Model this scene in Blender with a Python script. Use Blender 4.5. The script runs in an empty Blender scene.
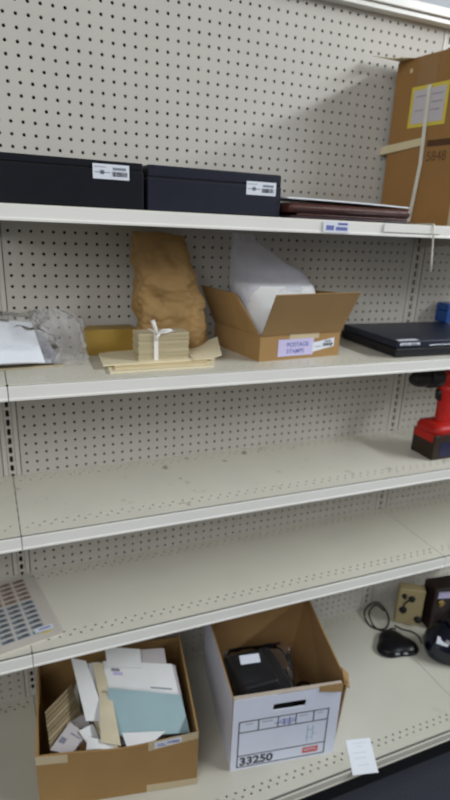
import bpy, bmesh, math, random
from mathutils import Vector, Matrix, noise
I = 0.0254                      # all coordinates below are inches; the scene is metres
PI = math.pi
random.seed(7)
C = bpy.context.scene.collection
SC = bpy.context.scene

# ------------------------------------------------------------------ camera
cam_data = bpy.data.cameras.new('camera'); cam = bpy.data.objects.new('camera', cam_data); C.objects.link(cam)
yaw, pitch, roll = 0.41843, -0.34441, 0.049085
fwd = Vector((math.sin(yaw)*math.cos(pitch), math.cos(yaw)*math.cos(pitch), math.sin(pitch)))
rt = fwd.cross(Vector((0, 0, 1))).normalized(); up = rt.cross(fwd)
r2 = rt*math.cos(roll)+up*math.sin(roll); u2 = -rt*math.sin(roll)+up*math.cos(roll)
mw = Matrix((r2, u2, -fwd)).transposed().to_4x4()
mw.translation = Vector((-0.872, -58.141, 62.187))*I
cam.matrix_world = mw
cam_data.sensor_fit = 'VERTICAL'; cam_data.sensor_height = 24.0
cam_data.lens = 566.86/800*24.0
cam_data.shift_x = -9.4667/800; cam_data.shift_y = 23.10/800
cam_data.clip_start = 0.05
cam_data.dof.use_dof = True; cam_data.dof.focus_distance = 0.62
cam_data.dof.aperture_fstop = cam_data.lens/1000/0.0038
SC.camera = cam

# ------------------------------------------------------------------ world, lamps, exposure
w = bpy.data.worlds.new('world'); SC.world = w; w.use_nodes = True
nt = w.node_tree; bg = nt.nodes['Background']
tc = nt.nodes.new('ShaderNodeTexCoord'); sp = nt.nodes.new('ShaderNodeSeparateXYZ'); rp = nt.nodes.new('ShaderNodeValToRGB'); mr = nt.nodes.new('ShaderNodeMapRange')
nt.links.new(tc.outputs['Generated'], sp.inputs[0]); mr.inputs[1].default_value = -1; mr.inputs[2].default_value = 1
nt.links.new(sp.outputs['Z'], mr.inputs[0]); nt.links.new(mr.outputs[0], rp.inputs[0]); nt.links.new(rp.outputs[0], bg.inputs[0])
E_ = rp.color_ramp.elements                      # a big store: dark floor, warm lit aisles, dimmer high ceiling
E_[0].position = 0.49; E_[0].color = (0.10, 0.095, 0.09, 1)
E_[1].position = 0.54; E_[1].color = (0.41, 0.38, 0.35, 1)
e_ = rp.color_ramp.elements.new(0.70); e_.color = (0.39, 0.365, 0.34, 1)
e_ = rp.color_ramp.elements.new(0.82); e_.color = (0.12, 0.118, 0.115, 1)
bg.inputs[1].default_value = 1.0
def ceiling_lamp(loc, aim, sx, sy, power, col):
    """a fluorescent fitting, its length along y, tilted towards the shelves"""
    l = bpy.data.lights.new('ceiling_lamp', 'AREA'); l.shape = 'RECTANGLE'; l.size = sx*I; l.size_y = sy*I; l.energy = power; l.color = col
    o = bpy.data.objects.new('ceiling_lamp', l); C.objects.link(o)
    z = (Vector(loc)-Vector(aim)).normalized(); y = Vector((0, 1, 0)); x = y.cross(z).normalized(); y = z.cross(x)
    M = Matrix((x, y, z)).transposed().to_4x4(); M.translation = Vector(loc)*I; o.matrix_world = M
ceiling_lamp((160, -92, 134.6), (40, -70, 50), 10, 130, 205, (0.93, 0.98, 1.0))
ceiling_lamp((-70, -125, 120), (10, -30, 40), 90, 90, 72, (0.96, 0.985, 1.0))
SC.view_settings.view_transform = 'Standard'; SC.view_settings.look = 'None'
SC.view_settings.exposure = -0.18; SC.view_settings.gamma = 1.0

# ------------------------------------------------------------------ materials
def mat(name, col, rough=0.6, var=0.06, scale=12, bump=0.0, bscale=60, metal=0.0, spec=0.4, stretch=(1, 1, 1), coat=0):
    m = bpy.data.materials.new(name); m.use_nodes = True
    nt = m.node_tree; b = nt.nodes['Principled BSDF']
    tc = nt.nodes.new('ShaderNodeTexCoord'); mp = nt.nodes.new('ShaderNodeMapping')
    mp.inputs['Scale'].default_value = stretch
    nt.links.new(tc.outputs['Object'], mp.inputs['Vector'])
    n = nt.nodes.new('ShaderNodeTexNoise'); n.inputs['Scale'].default_value = scale; n.inputs['Detail'].default_value = 5
    nt.links.new(mp.outputs[0], n.inputs['Vector'])
    r = nt.nodes.new('ShaderNodeValToRGB')
    c = Vector(col[:3])
    r.color_ramp.elements[0].position = 0.3; r.color_ramp.elements[1].position = 0.7
    r.color_ramp.elements[0].color = (*(c*(1-var)), 1); r.color_ramp.elements[1].color = (*[min(1, x) for x in c*(1+var)], 1)
    nt.links.new(n.outputs['Fac'], r.inputs[0]); nt.links.new(r.outputs[0], b.inputs['Base Color'])
    b.inputs['Roughness'].default_value = rough; b.inputs['Metallic'].default_value = metal
    b.inputs['Specular IOR Level'].default_value = spec
    if coat: b.inputs['Coat Weight'].default_value = coat
    if bump:
        n2 = nt.nodes.new('ShaderNodeTexNoise'); n2.inputs['Scale'].default_value = bscale; n2.inputs['Detail'].default_value = 4
        nt.links.new(mp.outputs[0], n2.inputs['Vector'])
        bp = nt.nodes.new('ShaderNodeBump'); bp.inputs['Strength'].default_value = bump; bp.inputs['Distance'].default_value = 0.003
        nt.links.new(n2.outputs['Fac'], bp.inputs['Height']); nt.links.new(bp.outputs[0], b.inputs['Normal'])
    return m

def stained(name, col, dirt, rough=0.4, lo=0.62, hi=0.74, amount=0.5, scale=9):
    """painted steel with scattered scuffs and grime specks"""
    m = mat(name, col, rough, 0.03, 5)
    nt = m.node_tree; b = nt.nodes['Principled BSDF']
    src = b.inputs['Base Color'].links[0].from_socket
    tc = nt.nodes.new('ShaderNodeTexCoord'); n = nt.nodes.new('ShaderNodeTexNoise')
    n.inputs['Scale'].default_value = scale; n.inputs['Detail'].default_value = 8; n.inputs['Roughness'].default_value = 0.7
    nt.links.new(tc.outputs['Object'], n.inputs['Vector'])
    r = nt.nodes.new('ShaderNodeMapRange'); r.inputs[1].default_value = lo; r.inputs[2].default_value = hi; r.inputs[4].default_value = amount
    nt.links.new(n.outputs['Fac'], r.inputs[0])
    mx = nt.nodes.new('ShaderNodeMix'); mx.data_type = 'RGBA'
    nt.links.new(r.outputs[0], mx.inputs[0]); nt.links.new(src, mx.inputs[6]); mx.inputs[7].default_value = (*dirt, 1)
    nt.links.new(mx.outputs[2], b.inputs['Base Color'])
    return m

def film(name, col=(0.9, 0.92, 0.95), body=0.12, gloss=0.25, rough=0.12, bump=0.0):
    m = bpy.data.materials.new(name); m.use_nodes = True; nt = m.node_tree
    nt.nodes.remove(nt.nodes['Principled BSDF']); out = nt.nodes['Material Output']
    t = nt.nodes.new('ShaderNodeBsdfTransparent'); d = nt.nodes.new('ShaderNodeBsdfDiffuse'); tl = nt.nodes.new('ShaderNodeBsdfTranslucent')
    g = nt.nodes.new('ShaderNodeBsdfGlossy'); g.inputs['Roughness'].default_value = rough
    d.inputs['Color'].default_value = (*col, 1); tl.inputs['Color'].default_value = (*col, 1)
    t.inputs['Color'].default_value = (0.97, 0.97, 0.98, 1)
    a = nt.nodes.new('ShaderNodeMixShader'); a.inputs[0].default_value = 0.5
    nt.links.new(d.outputs[0], a.inputs[1]); nt.links.new(tl.outputs[0], a.inputs[2])
    b = nt.nodes.new('ShaderNodeMixShader'); b.inputs[0].default_value = body
    nt.links.new(t.outputs[0], b.inputs[1]); nt.links.new(a.outputs[0], b.inputs[2])
    lw = nt.nodes.new('ShaderNodeLayerWeight'); lw.inputs[0].default_value = gloss
    cshader = nt.nodes.new('ShaderNodeMixShader')
    nt.links.new(lw.outputs['Fresnel'], cshader.inputs[0]); nt.links.new(b.outputs[0], cshader.inputs[1]); nt.links.new(g.outputs[0], cshader.inputs[2])
    if bump:
        tc = nt.nodes.new('ShaderNodeTexCoord'); n = nt.nodes.new('ShaderNodeTexNoise'); n.inputs['Scale'].default_value = 40
        nt.links.new(tc.outputs['Object'], n.inputs['Vector'])
        bp = nt.nodes.new('ShaderNodeBump'); bp.inputs['Strength'].default_value = bump; bp.inputs['Distance'].default_value = 0.004
        nt.links.new(n.outputs['Fac'], bp.inputs['Height']); nt.links.new(bp.outputs[0], g.inputs['Normal'])
    nt.links.new(cshader.outputs[0], out.inputs['Surface'])
    return m

K = {}
K['peg'] = mat('pegboard_cream', (0.53, 0.51, 0.465), 0.55, 0.03, 6)
K['steel'] = stained('shelf_paint', (0.66, 0.64, 0.56), (0.30, 0.27, 0.20), 0.38, 0.64, 0.80, 0.45)
def scuffs(m, pts, col):
    """brown scuff marks of their own shape around a few spots of a shelf (inches in the shelf's own frame)"""
    nt = m.node_tree; b = nt.nodes['Principled BSDF']
    tc = nt.nodes.new('ShaderNodeTexCoord'); n = nt.nodes.new('ShaderNodeTexNoise'); n.inputs['Scale'].default_value = 60; n.inputs['Detail'].default_value = 6
    nt.links.new(tc.outputs['Object'], n.inputs['Vector'])
    for x, y, r in pts:
        src = b.inputs['Base Color'].links[0].from_socket
        d = nt.nodes.new('ShaderNodeVectorMath'); d.operation = 'DISTANCE'; d.inputs[1].default_value = (x*I, y*I, 0)
        nt.links.new(tc.outputs['Object'], d.inputs[0])
        a = nt.nodes.new('ShaderNodeMapRange'); a.inputs[1].default_value = 0; a.inputs[2].default_value = r*I; a.inputs[3].default_value = 0.30; a.inputs[4].default_value = -0.15
        nt.links.new(d.outputs['Value'], a.inputs[0])
        s_ = nt.nodes.new('ShaderNodeMath'); s_.operation = 'ADD'; nt.links.new(a.outputs[0], s_.inputs[0]); nt.links.new(n.outputs['Fac'], s_.inputs[1])
        f = nt.nodes.new('ShaderNodeMapRange'); f.inputs[1].default_value = 0.70; f.inputs[2].default_value = 0.78; f.inputs[4].default_value = 0.75
        nt.links.new(s_.outputs[0], f.inputs[0])
        mx = nt.nodes.new('ShaderNodeMix'); mx.data_type = 'RGBA'; nt.links.new(f.outputs[0], mx.inputs[0]); nt.links.new(src, mx.inputs[6]); mx.inputs[7].default_value = (*col, 1)
        nt.links.new(mx.outputs[2], b.inputs['Base Color'])
K['lip'] = mat('lip_paint', (0.82, 0.81, 0.775), 0.3, 0.02, 8)
K['base'] = stained('base_shelf_paint', (0.57, 0.555, 0.48), (0.28, 0.22, 0.16), 0.42, 0.62, 0.80, 0.5, 7)
K['dirty'] = stained('worn_shelf_paint', (0.69, 0.67, 0.59), (0.22, 0.17, 0.11), 0.38, 0.60, 0.72, 0.6, 14)
scuffs(K['dirty'], [(-8.6, -2.6, 1.6), (-8.0, -6.0, 0.9), (-9.2, -11.4, 1.2), (-1.8, -2.9, 1.2), (1.4, -1.2, 1.5), (-5.5, -1.0, 1.0)], (0.20, 0.13, 0.07))
K['upright'] = mat('upright_paint', (0.58, 0.56, 0.51), 0.4, 0.02, 8)
K['baselip'] = mat('base_lip_paint', (0.58, 0.56, 0.49), 0.35, 0.04, 8)
K['rim'] = mat('box_rim_pale', (0.50, 0.43, 0.36), 0.75, 0.06, 12)
K['gapshade'] = mat('gap_shade_grey', (0.10, 0.10, 0.095), 0.7)  # dark grey standing in for the shade inside the lip groove
K['dark'] = mat('cavity_dark', (0.012, 0.011, 0.010), 0.8)
K['kick'] = mat('kick_black', (0.012, 0.012, 0.014), 0.5)
K['carpet'] = mat('carpet_blue_grey', (0.035, 0.038, 0.052), 0.95, 0.35, 250, 0.5, 300)
K['wall'] = mat('wall_paint', (0.50, 0.53, 0.57), 0.8, 0.02, 4)
K['case'] = mat('case_black_vinyl', (0.006, 0.007, 0.012), 0.5, 0.1, 30, 0.15, 300, spec=0.2)
K['case2'] = mat('case_navy_vinyl', (0.012, 0.015, 0.028), 0.45, 0.1, 30, 0.15, 300, 0, 0.25)
K['label'] = mat('label_white', (0.72, 0.76, 0.84), 0.5, 0.02)
K['ink'] = mat('ink_dark', (0.05, 0.05, 0.07), 0.6)
K['inkgrey'] = mat('ink_grey', (0.22, 0.24, 0.30), 0.6)
K['inkblue'] = mat('ink_blue', (0.14, 0.17, 0.45), 0.6)
K['inkcyan'] = mat('ink_cyan', (0.28, 0.50, 0.66), 0.6)
K['red'] = mat('ink_red', (0.62, 0.09, 0.08), 0.6)
K['lilac'] = mat('label_lilac', (0.56, 0.52, 0.78), 0.6, 0.02)
K['leather'] = mat('burgundy_leather', (0.075, 0.026, 0.020), 0.3, 0.2, 40, 0.2, 200)
K['leather2'] = mat('dark_plum_leather', (0.030, 0.012, 0.020), 0.35, 0.2, 40)
K['paper'] = mat('paper_white', (0.82, 0.83, 0.84), 0.75, 0.03, 20)
K['paperblue'] = mat('paper_bright', (0.80, 0.84, 0.90), 0.7, 0.02, 20)
K['cream'] = mat('paper_cream', (0.66, 0.58, 0.42), 0.75, 0.06, 20)
K['manila'] = mat('manila', (0.70, 0.58, 0.36), 0.75, 0.05, 15)
K['manila2'] = mat('manila_pale', (0.76, 0.68, 0.48), 0.75, 0.05, 15)
K['card'] = mat('index_card_edges', (0.46, 0.40, 0.26), 0.8, 0.25, 3, 0, 60, stretch=(1, 1, 260))
K['gold'] = mat('gold_card', (0.33, 0.21, 0.04), 0.45, 0.08, 14)
K['kraft'] = mat('kraft_paper', (0.34, 0.21, 0.08), 0.7, 0.14, 14, 0.6, 38)
K['board'] = mat('cardboard', (0.35, 0.21, 0.08), 0.8, 0.07, 10, 0.1, 120)
K['board2'] = mat('cardboard_light', (0.30, 0.185, 0.078), 0.8, 0.06, 10, 0.1, 120)
K['board3'] = mat('cardboard_orange', (0.32, 0.168, 0.052), 0.75, 0.07, 10, 0.1, 120)
K['boardin'] = mat('cardboard_inner', (0.36, 0.215, 0.09), 0.8, 0.07, 10)
K['boxwhite'] = mat('box_white_print', (0.76, 0.80, 0.94), 0.6, 0.03, 10)
K['tape'] = mat('tape_brown_gloss', (0.30, 0.165, 0.06), 0.25, 0.05, 10)
K['tapecream'] = mat('tape_cream', (0.66, 0.57, 0.36), 0.5, 0.05, 20)
K['tapeclear'] = mat('tape_pale', (0.56, 0.46, 0.30), 0.3, 0.06, 14)
K['yellow'] = mat('label_yellow', (0.68, 0.55, 0.07), 0.5, 0.03)
K['string'] = mat('strap_white', (0.70, 0.67, 0.58), 0.6, 0.05, 60)
K['ribbon'] = mat('ribbon_white', (0.82, 0.80, 0.78), 0.5, 0.03)
K['laptop'] = mat('laptop_navy', (0.012, 0.017, 0.036), 0.42, 0.08, 20)
K['laptopd'] = mat('laptop_black', (0.008, 0.009, 0.013), 0.5)
K['silver'] = mat('silver', (0.5, 0.53, 0.6), 0.3, 0.03, 20, metal=0.6)
K['blue'] = mat('blue_plastic', (0.015, 0.075, 0.30), 0.35, 0.06)
K['drillred'] = mat('drill_red', (0.46, 0.012, 0.008), 0.5, 0.06)
K['drillblk'] = mat('drill_black', (0.012, 0.011, 0.011), 0.45)
K['battery'] = mat('battery_brown_black', (0.030, 0.017, 0.010), 0.55, 0.1)
K['navy'] = mat('battery_label_navy', (0.015, 0.017, 0.06), 0.4)
K['stamp1'] = mat('stamp_brown', (0.42, 0.31, 0.24), 0.6, 0.15, 60)
K['stamp1d'] = mat('stamp_brown_dark', (0.17, 0.11, 0.08), 0.6, 0.3, 90)
K['stamp2'] = mat('stamp_slate', (0.30, 0.35, 0.38), 0.6, 0.15, 60)
K['stamp2d'] = mat('stamp_slate_dark', (0.06, 0.08, 0.10), 0.6, 0.3, 90)
K['sheet'] = mat('stamp_sheet_paper', (0.62, 0.57, 0.50), 0.5, 0.04, 10)
K['teal'] = mat('card_pale_teal', (0.33, 0.47, 0.51), 0.7, 0.04, 12)
K['greypaper'] = mat('paper_grey_mauve', (0.56, 0.52, 0.54), 0.75, 0.04, 12)
K['olive'] = mat('paper_aged', (0.50, 0.43, 0.29), 0.8, 0.12, 12)
K['oldpaper'] = mat('paper_old_brown', (0.27, 0.21, 0.12), 0.8, 0.2, 12)
K['oldtan'] = mat('paper_old_tan', (0.36, 0.29, 0.18), 0.8, 0.15, 12)
K['film'] = film('clear_film', (1, 1, 1), body=0.20, gloss=0.12, rough=0.15, bump=0.4)
K['film2'] = film('thin_clear_film', (1, 1, 1), body=0.025, gloss=0.10, rough=0.12, bump=0.5)
K['milky'] = film('milky_film', (0.86, 0.87, 0.97), body=0.38, gloss=0.05, rough=0.3)
K['sleeve'] = film('clear_sleeve', body=0.05, gloss=0.03, rough=0.25)
K['blackgloss'] = mat('black_gloss', (0.006, 0.008, 0.018), 0.12, 0.1, 20, spec=0.6)
K['black'] = mat('black_plastic', (0.005, 0.005, 0.007), 0.35, spec=0.3)
K['rubber'] = mat('black_rubber', (0.010, 0.010, 0.010), 0.6)
K['beige'] = mat('beige_plastic', (0.42, 0.34, 0.18), 0.5, 0.06)
K['maroon'] = mat('dark_maroon', (0.020, 0.010, 0.010), 0.4)
K['brass'] = mat('brass', (0.45, 0.30, 0.12), 0.3, metal=0.8)

# ------------------------------------------------------------------ mesh helpers (inches in, metres out)
class B:
    def __init__(s): s.v = []; s.f = []; s.mi = []; s.smooth = []
    def add(s, vs, fs, mi=0, sm=False):
        o = len(s.v); s.v += [tuple(p) for p in vs]
        for f in fs: s.f.append([o+i for i in f]); s.mi.append(mi); s.smooth.append(sm)
        return s
    def box(s, lo, hi, bev=0.0, mi=0, M=None, seg=2):
        bm = bmesh.new(); bmesh.ops.create_cube(bm, size=1)
        d = Vector(hi)-Vector(lo); c = (Vector(hi)+Vector(lo))/2
        for v in bm.verts: v.co = Vector((v.co.x*d.x+c.x, v.co.y*d.y+c.y, v.co.z*d.z+c.z))
        if bev: bmesh.ops.bevel(bm, geom=bm.edges[:], offset=bev, segments=seg, affect='EDGES', profile=0.5)
        bm.verts.index_update()
        s.add([(M @ v.co if M else v.co.copy()) for v in bm.verts], [[v.index for v in f.verts] for f in bm.faces], mi, False); bm.free(); return s
    def slab(s, q, t, mi=0, bend=0.0, nu=6, nv=6, nrm=None):
        """sheet with corners q (TL,TR,BR,BL), thickness t, bent by bend along its normal"""
        q = [Vector(p) for p in q]
        n = (q[1]-q[0]).cross(q[3]-q[0]).normalized() if nrm is None else Vector(nrm)
        if n.z < 0: n = -n
        V = []
        for k in (0, 1):
            for j in range(nv+1):
                for i in range(nu+1):
                    a, b = i/nu, j/nv
                    p = (q[0]*(1-a)+q[1]*a)*(1-b)+(q[3]*(1-a)+q[2]*a)*b
                    V.append(p+n*(bend*(4*a*(1-a))*(0.4+0.6*b)-t*k))
        N = (nu+1)*(nv+1); F = []
        for j in range(nv):
            for i in range(nu):
                a = j*(nu+1)+i
                F.append([a, a+nu+1, a+nu+2, a+1]); F.append([N+a, N+a+1, N+a+nu+2, N+a+nu+1])
        ring = [i for i in range(nu+1)]+[j*(nu+1)+nu for j in range(1, nv+1)]+[nv*(nu+1)+i for i in range(nu-1, -1, -1)]+[j*(nu+1) for j in range(nv-1, 0, -1)]
        for k in range(len(ring)):
            a, b = ring[k], ring[(k+1) % len(ring)]; F.append([a, b, N+b, N+a])
        return s.add(V, F, mi)
    def loft(s, rings, cap=True, mi=0, sm=True):
        n = len(rings[0]); V = [p for r in rings for p in r]; F = []
        for k in range(len(rings)-1):
            for i in range(n):
                j = (i+1) % n; F.append([k*n+i, k*n+j, (k+1)*n+j, (k+1)*n+i])
        if cap: F.append(list(range(n))[::-1]); F.append([(len(rings)-1)*n+i for i in range(n)])
        return s.add(V, F, mi, sm)
    def tube(s, pts, r, n=8, mi=0):
        pts = [Vector(p) for p in pts]; rings = []
        ref = Vector((0, 0, 1))
        for k, p in enumerate(pts):
            t = (pts[min(k+1, len(pts)-1)]-pts[max(k-1, 0)]).normalized()
            a = t.cross(ref)
            if a.length < 0.05: a = t.cross(Vector((0, 1, 0)))
            a.normalize(); b = t.cross(a)
            rr = r[k] if isinstance(r, (list, tuple)) else r
            rings.append([p+a*rr*math.cos(2*PI*i/n)+b*rr*math.sin(2*PI*i/n) for i in range(n)])
        return s.loft(rings, mi=mi)
    def holes(s, o, u, v, n, us, vs, hx, hy, depth, shift=None, square=False):
        """perforated sheet: one hole in each cell of the grid us x vs; n points out of the face"""
        o, u, v, n = Vector(o), Vector(u), Vector(v), Vector(n)
        k = 0.95 if square else 0.707
        H = [(1, 0), (k, k), (0, 1), (-k, k), (-1, 0), (-k, -k), (0, -1), (k, -k)]
        for j in range(len(vs)-1):
            sh = shift[j] if shift else 0
            for i in range(len(us)-1):
                a0, a1 = us[i], us[i+1]; b0, b1 = vs[j], vs[j+1]; ca, cb = (a0+a1)/2, (b0+b1)/2
                out = [(a1, cb), (a1, b1), (ca, b1), (a0, b1), (a0, cb), (a0, b0), (ca, b0), (a1, b0)]
                V = [o+u*a+v*b for a, b in out]+[o+u*(ca+sh+hx*x)+v*(cb+hy*y) for x, y in H]
                V += [p-n*depth for p in V[8:16]]
                F = []
                for q in range(8):
                    r = (q+1) % 8
                    F.append([q, r, 8+r, 8+q]); F.append([8+q, 8+r, 16+r, 16+q])
                s.add(V, F)
        return s
    def quad(s, o, u, v, a0, a1, b0, b1, mi=0):
        o, u, v = Vector(o), Vector(u), Vector(v)
        return s.add([o+u*a0+v*b0, o+u*a1+v*b0, o+u*a1+v*b1, o+u*a0+v*b1], [[0, 1, 2, 3]], mi)
    def build(s, name, m, parent=None, loc=(0, 0, 0), rz=0):
        me = bpy.data.meshes.new(name); me.from_pydata([(p[0]*I, p[1]*I, p[2]*I) for p in s.v], [], s.f)
        for mm in (m if isinstance(m, (list, tuple)) else [m]): me.materials.append(K[mm] if isinstance(mm, str) else mm)
        for p, i, sm in zip(me.polygons, s.mi, s.smooth): p.material_index = i; p.use_smooth = sm
        me.update()
        o = bpy.data.objects.new(name, me); C.objects.link(o)
        o.location = Vector(loc)*I; o.rotation_euler = (0, 0, rz)
        if parent: o.parent = parent
        return o

def tag(o, label=None, cat=None, group=None, kind=None):
    for k, v in (('label', label), ('category', cat), ('group', group), ('kind', kind)):
        if v: o[k] = v
    return o
def thing(name, label, cat, loc=(0, 0, 0), rz=0, group=None):
    o = bpy.data.objects.new(name, None); C.objects.link(o); o.empty_display_size = 0.05
    o.location = Vector(loc)*I; o.rotation_euler = (0, 0, rz)
    return tag(o, label, cat, group)
def sring(cx, cy, z, a, b, n=32, p=2.5, rot=0.0):
    R = []
    for i in range(n):
        t = 2*PI*i/n; c, s_ = math.cos(t), math.sin(t)
        x = a*math.copysign(abs(c)**(2/p), c); y = b*math.copysign(abs(s_)**(2/p), s_)
        R.append(Vector((cx+x*math.cos(rot)-y*math.sin(rot), cy+x*math.sin(rot)+y*math.cos(rot), z)))
    return R
def interp(keys, t):
    for k in range(len(keys)-1):
        if t <= keys[k+1][0]:
            a, b = keys[k], keys[k+1]; f = (t-a[0])/(b[0]-a[0]); f = f*f*(3-2*f)*0.5+f*0.5
            return [x+(y-x)*f for x, y in zip(a[1:], b[1:])]
    return list(keys[-1][1:])
def crumple(rings, amp, sc, seed=0, fold=0.0, minz=None):
    """push each ring point out or in with creased noise"""
    out = []
    for R in rings:
        c = sum(R, Vector())/len(R); S = []
        for p in R:
            q = Vector((p.x*sc+seed, p.y*sc, p.z*sc))
            d = noise.noise(q)+0.6*abs(noise.noise(q*2.3))-0.25+0.35*abs(noise.noise(q*4.7))-0.12
            if fold: d += fold*math.sin(9*math.atan2(p.y-c.y, p.x-c.x)+2*noise.noise(q*0.7))
            r = (p-c); r.z = 0
            L = r.length or 1
            z = p.z+0.25*amp*noise.noise(q*1.7+Vector((5, 5, 5)))
            if minz is not None: z = max(z, minz)
            S.append(Vector((p.x+r.x/L*d*amp, p.y+r.y/L*d*amp, z)))
        out.append(S)
    return out
def text(parent, name, s, size, loc, m, rot=(PI/2, 0, 0), align='LEFT', bold=0.0):
    cu = bpy.data.curves.new(name, 'FONT'); cu.body = s; cu.size = size*I; cu.extrude = 0.004*I; cu.align_x = align; cu.offset = bold*I
    t = bpy.data.objects.new(name+'_curve', cu); C.objects.link(t)
    bpy.context.view_layer.update()
    me = bpy.data.meshes.new_from_object(t.evaluated_get(bpy.context.evaluated_depsgraph_get()))
    bpy.data.objects.remove(t); bpy.data.curves.remove(cu)
    me.materials.clear(); me.materials.append(K[m] if isinstance(m, str) else m)
    o = bpy.data.objects.new(name, me); C.objects.link(o); o.parent = parent
    o.location = Vector(loc)*I; o.rotation_euler = rot
    return o
def marks(parent, name, m, rects, y=-0.02, t=0.012):
    """thin printed bars on a face that looks along -y: rects of x0,x1,z0,z1"""
    b = B()
    for x0, x1, z0, z1 in rects: b.box((x0, y-t, z0), (x1, y, z1))
    return b.build(name, m, parent)
def barcode(x0, x1, z0, z1, n, seed):
    rr = random.Random(seed); xs = x0; out = []; step = (x1-x0)/n
    for k in range(n):
        wd = step*rr.choice((0.35, 0.5, 0.75)); out.append((x0+k*step, x0+k*step+wd, z0, z1))
    return out

# ------------------------------------------------------------------ the room
fl = B().box((-60, -110, -1), (110, 2.5, 0)).build('floor', 'carpet'); tag(fl, kind='structure')
wb = B().box((-60, 2.5, -1), (110, 5, 118)).build('wall_back', 'wall'); tag(wb, kind='structure')

wf = B().box((-60, -92, -1), (110, -88, 54)).build('added_light_block', 'wall'); tag(wf, kind='structure')  # unseen low partition, added to keep light off the lower shelves

# ------------------------------------------------------------------ shelving unit
S1, S2, S3, S4, S5 = 62.546, 49.239, 35.951, 23.892, 6.515
OFF = 43.8; XR = 48.7; TOP = 82.8
unit = thing('shelving_unit', 'cream steel gondola shelving with perforated pegboard back panels', 'shelving', (0, 0, 0))
rows = [OFF+n for n in range(-37, 40)]
def pegpanel(x0, n, xa, xb):
    b = B()
    us = [x0+i for i in range(n+1)]
    b.holes((0, 0, 0), (1, 0, 0), (0, 0, 1), (0, -1, 0), us, rows, 0.15, 0.15, 0.2)
    for a0, a1 in ((xa, us[0]), (us[-1], xb)):
        if a1-a0 > 0.01: b.quad((0, 0, 0), (1, 0, 0), (0, 0, 1), a0, a1, rows[0], rows[-1])
    b.quad((0, 0, 0), (1, 0, 0), (0, 0, 1), xa, xb, rows[-1], TOP+0.4)
    b.quad((0, 0, 0), (1, 0, 0), (0, 0, 1), xa, xb, 0.5, rows[0])
    for x in (xa, xb): b.quad((x, 0, 0), (0, 1, 0), (0, 0, 1), 0, 0.2, 0.5, TOP+0.4)
    return b.build('back_panel', 'peg', unit)
pegpanel(1, 46, 0.92, 47.72)
pegpanel(-23, 22, -24, -0.92)
pegpanel(49.9, 20, 49.68, 72)
B().box((-24, 0.3, 0.5), (72, 0.5, TOP+0.4)).build('backing_sheet', 'dark', unit)
for xc in (0.0, XR):
    b = B()
    sl = [OFF-0.5+n for n in range(-36, 40)]
    b.holes((xc, 0.06, 0), (1, 0, 0), (0, 0, 1), (0, -1, 0), [-0.36, 0.36], sl, 0.18, 0.36, 0.2, square=True)
    b.quad((xc, 0.06, 0), (1, 0, 0), (0, 0, 1), -0.36, 0.36, 0.0, sl[0]); b.quad((xc, 0.06, 0), (1, 0, 0), (0, 0, 1), -0.36, 0.36, sl[-1], TOP+0.4)
    for sg in (-1, 1):
        lo, hi = sorted((sg*0.40, sg*0.84))
        b.box((xc+lo, 0.03, 0), (xc+hi, 0.3, TOP+0.4), 0.02)
    b.build('upright', 'upright', unit)
# top rail with a stepped face
B().box((-24, -1.1, TOP), (72, 0.4, TOP+0.45), 0.06).box((-24, -1.4, TOP+0.5), (72, 0.4, TOP+1.35), 0.08).build('top_rail', 'lip', unit)
B().box((-24, -20.6, 0), (72, -20.0, 5.2)).build('kick_plate', 'kick', unit)

def shelf_top(b, x0, x1, D, near):
    u, v, n = (1, 0, 0), (0, -1, 0), (0, 0, 1)
    n_c = max(1, round(x1-x0-0.8)); pad = (x1-x0-n_c)/2
    us = [x0+pad+i for i in range(n_c+1)]
    fr = D-0.44
    strips = [(0, 0.5), (1.7, fr-2.1), (fr-0.9, fr)]
    for a, c in strips: b.quad((0, 0, 0), u, v, x0, x1, a, c)
    for vs in ([0.5, 1.1, 1.7], [fr-2.1, fr-1.5, fr-0.9]):
        b.holes((0, 0, 0), u, v, n, us, vs, 0.13, 0.13, 0.07, shift=[0.24, -0.24])
        for a0, a1 in ((x0, us[0]), (us[-1], x1)):
            b.quad((0, 0, 0), u, v, a0, a1, vs[0], vs[-1])
    return fr

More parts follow.
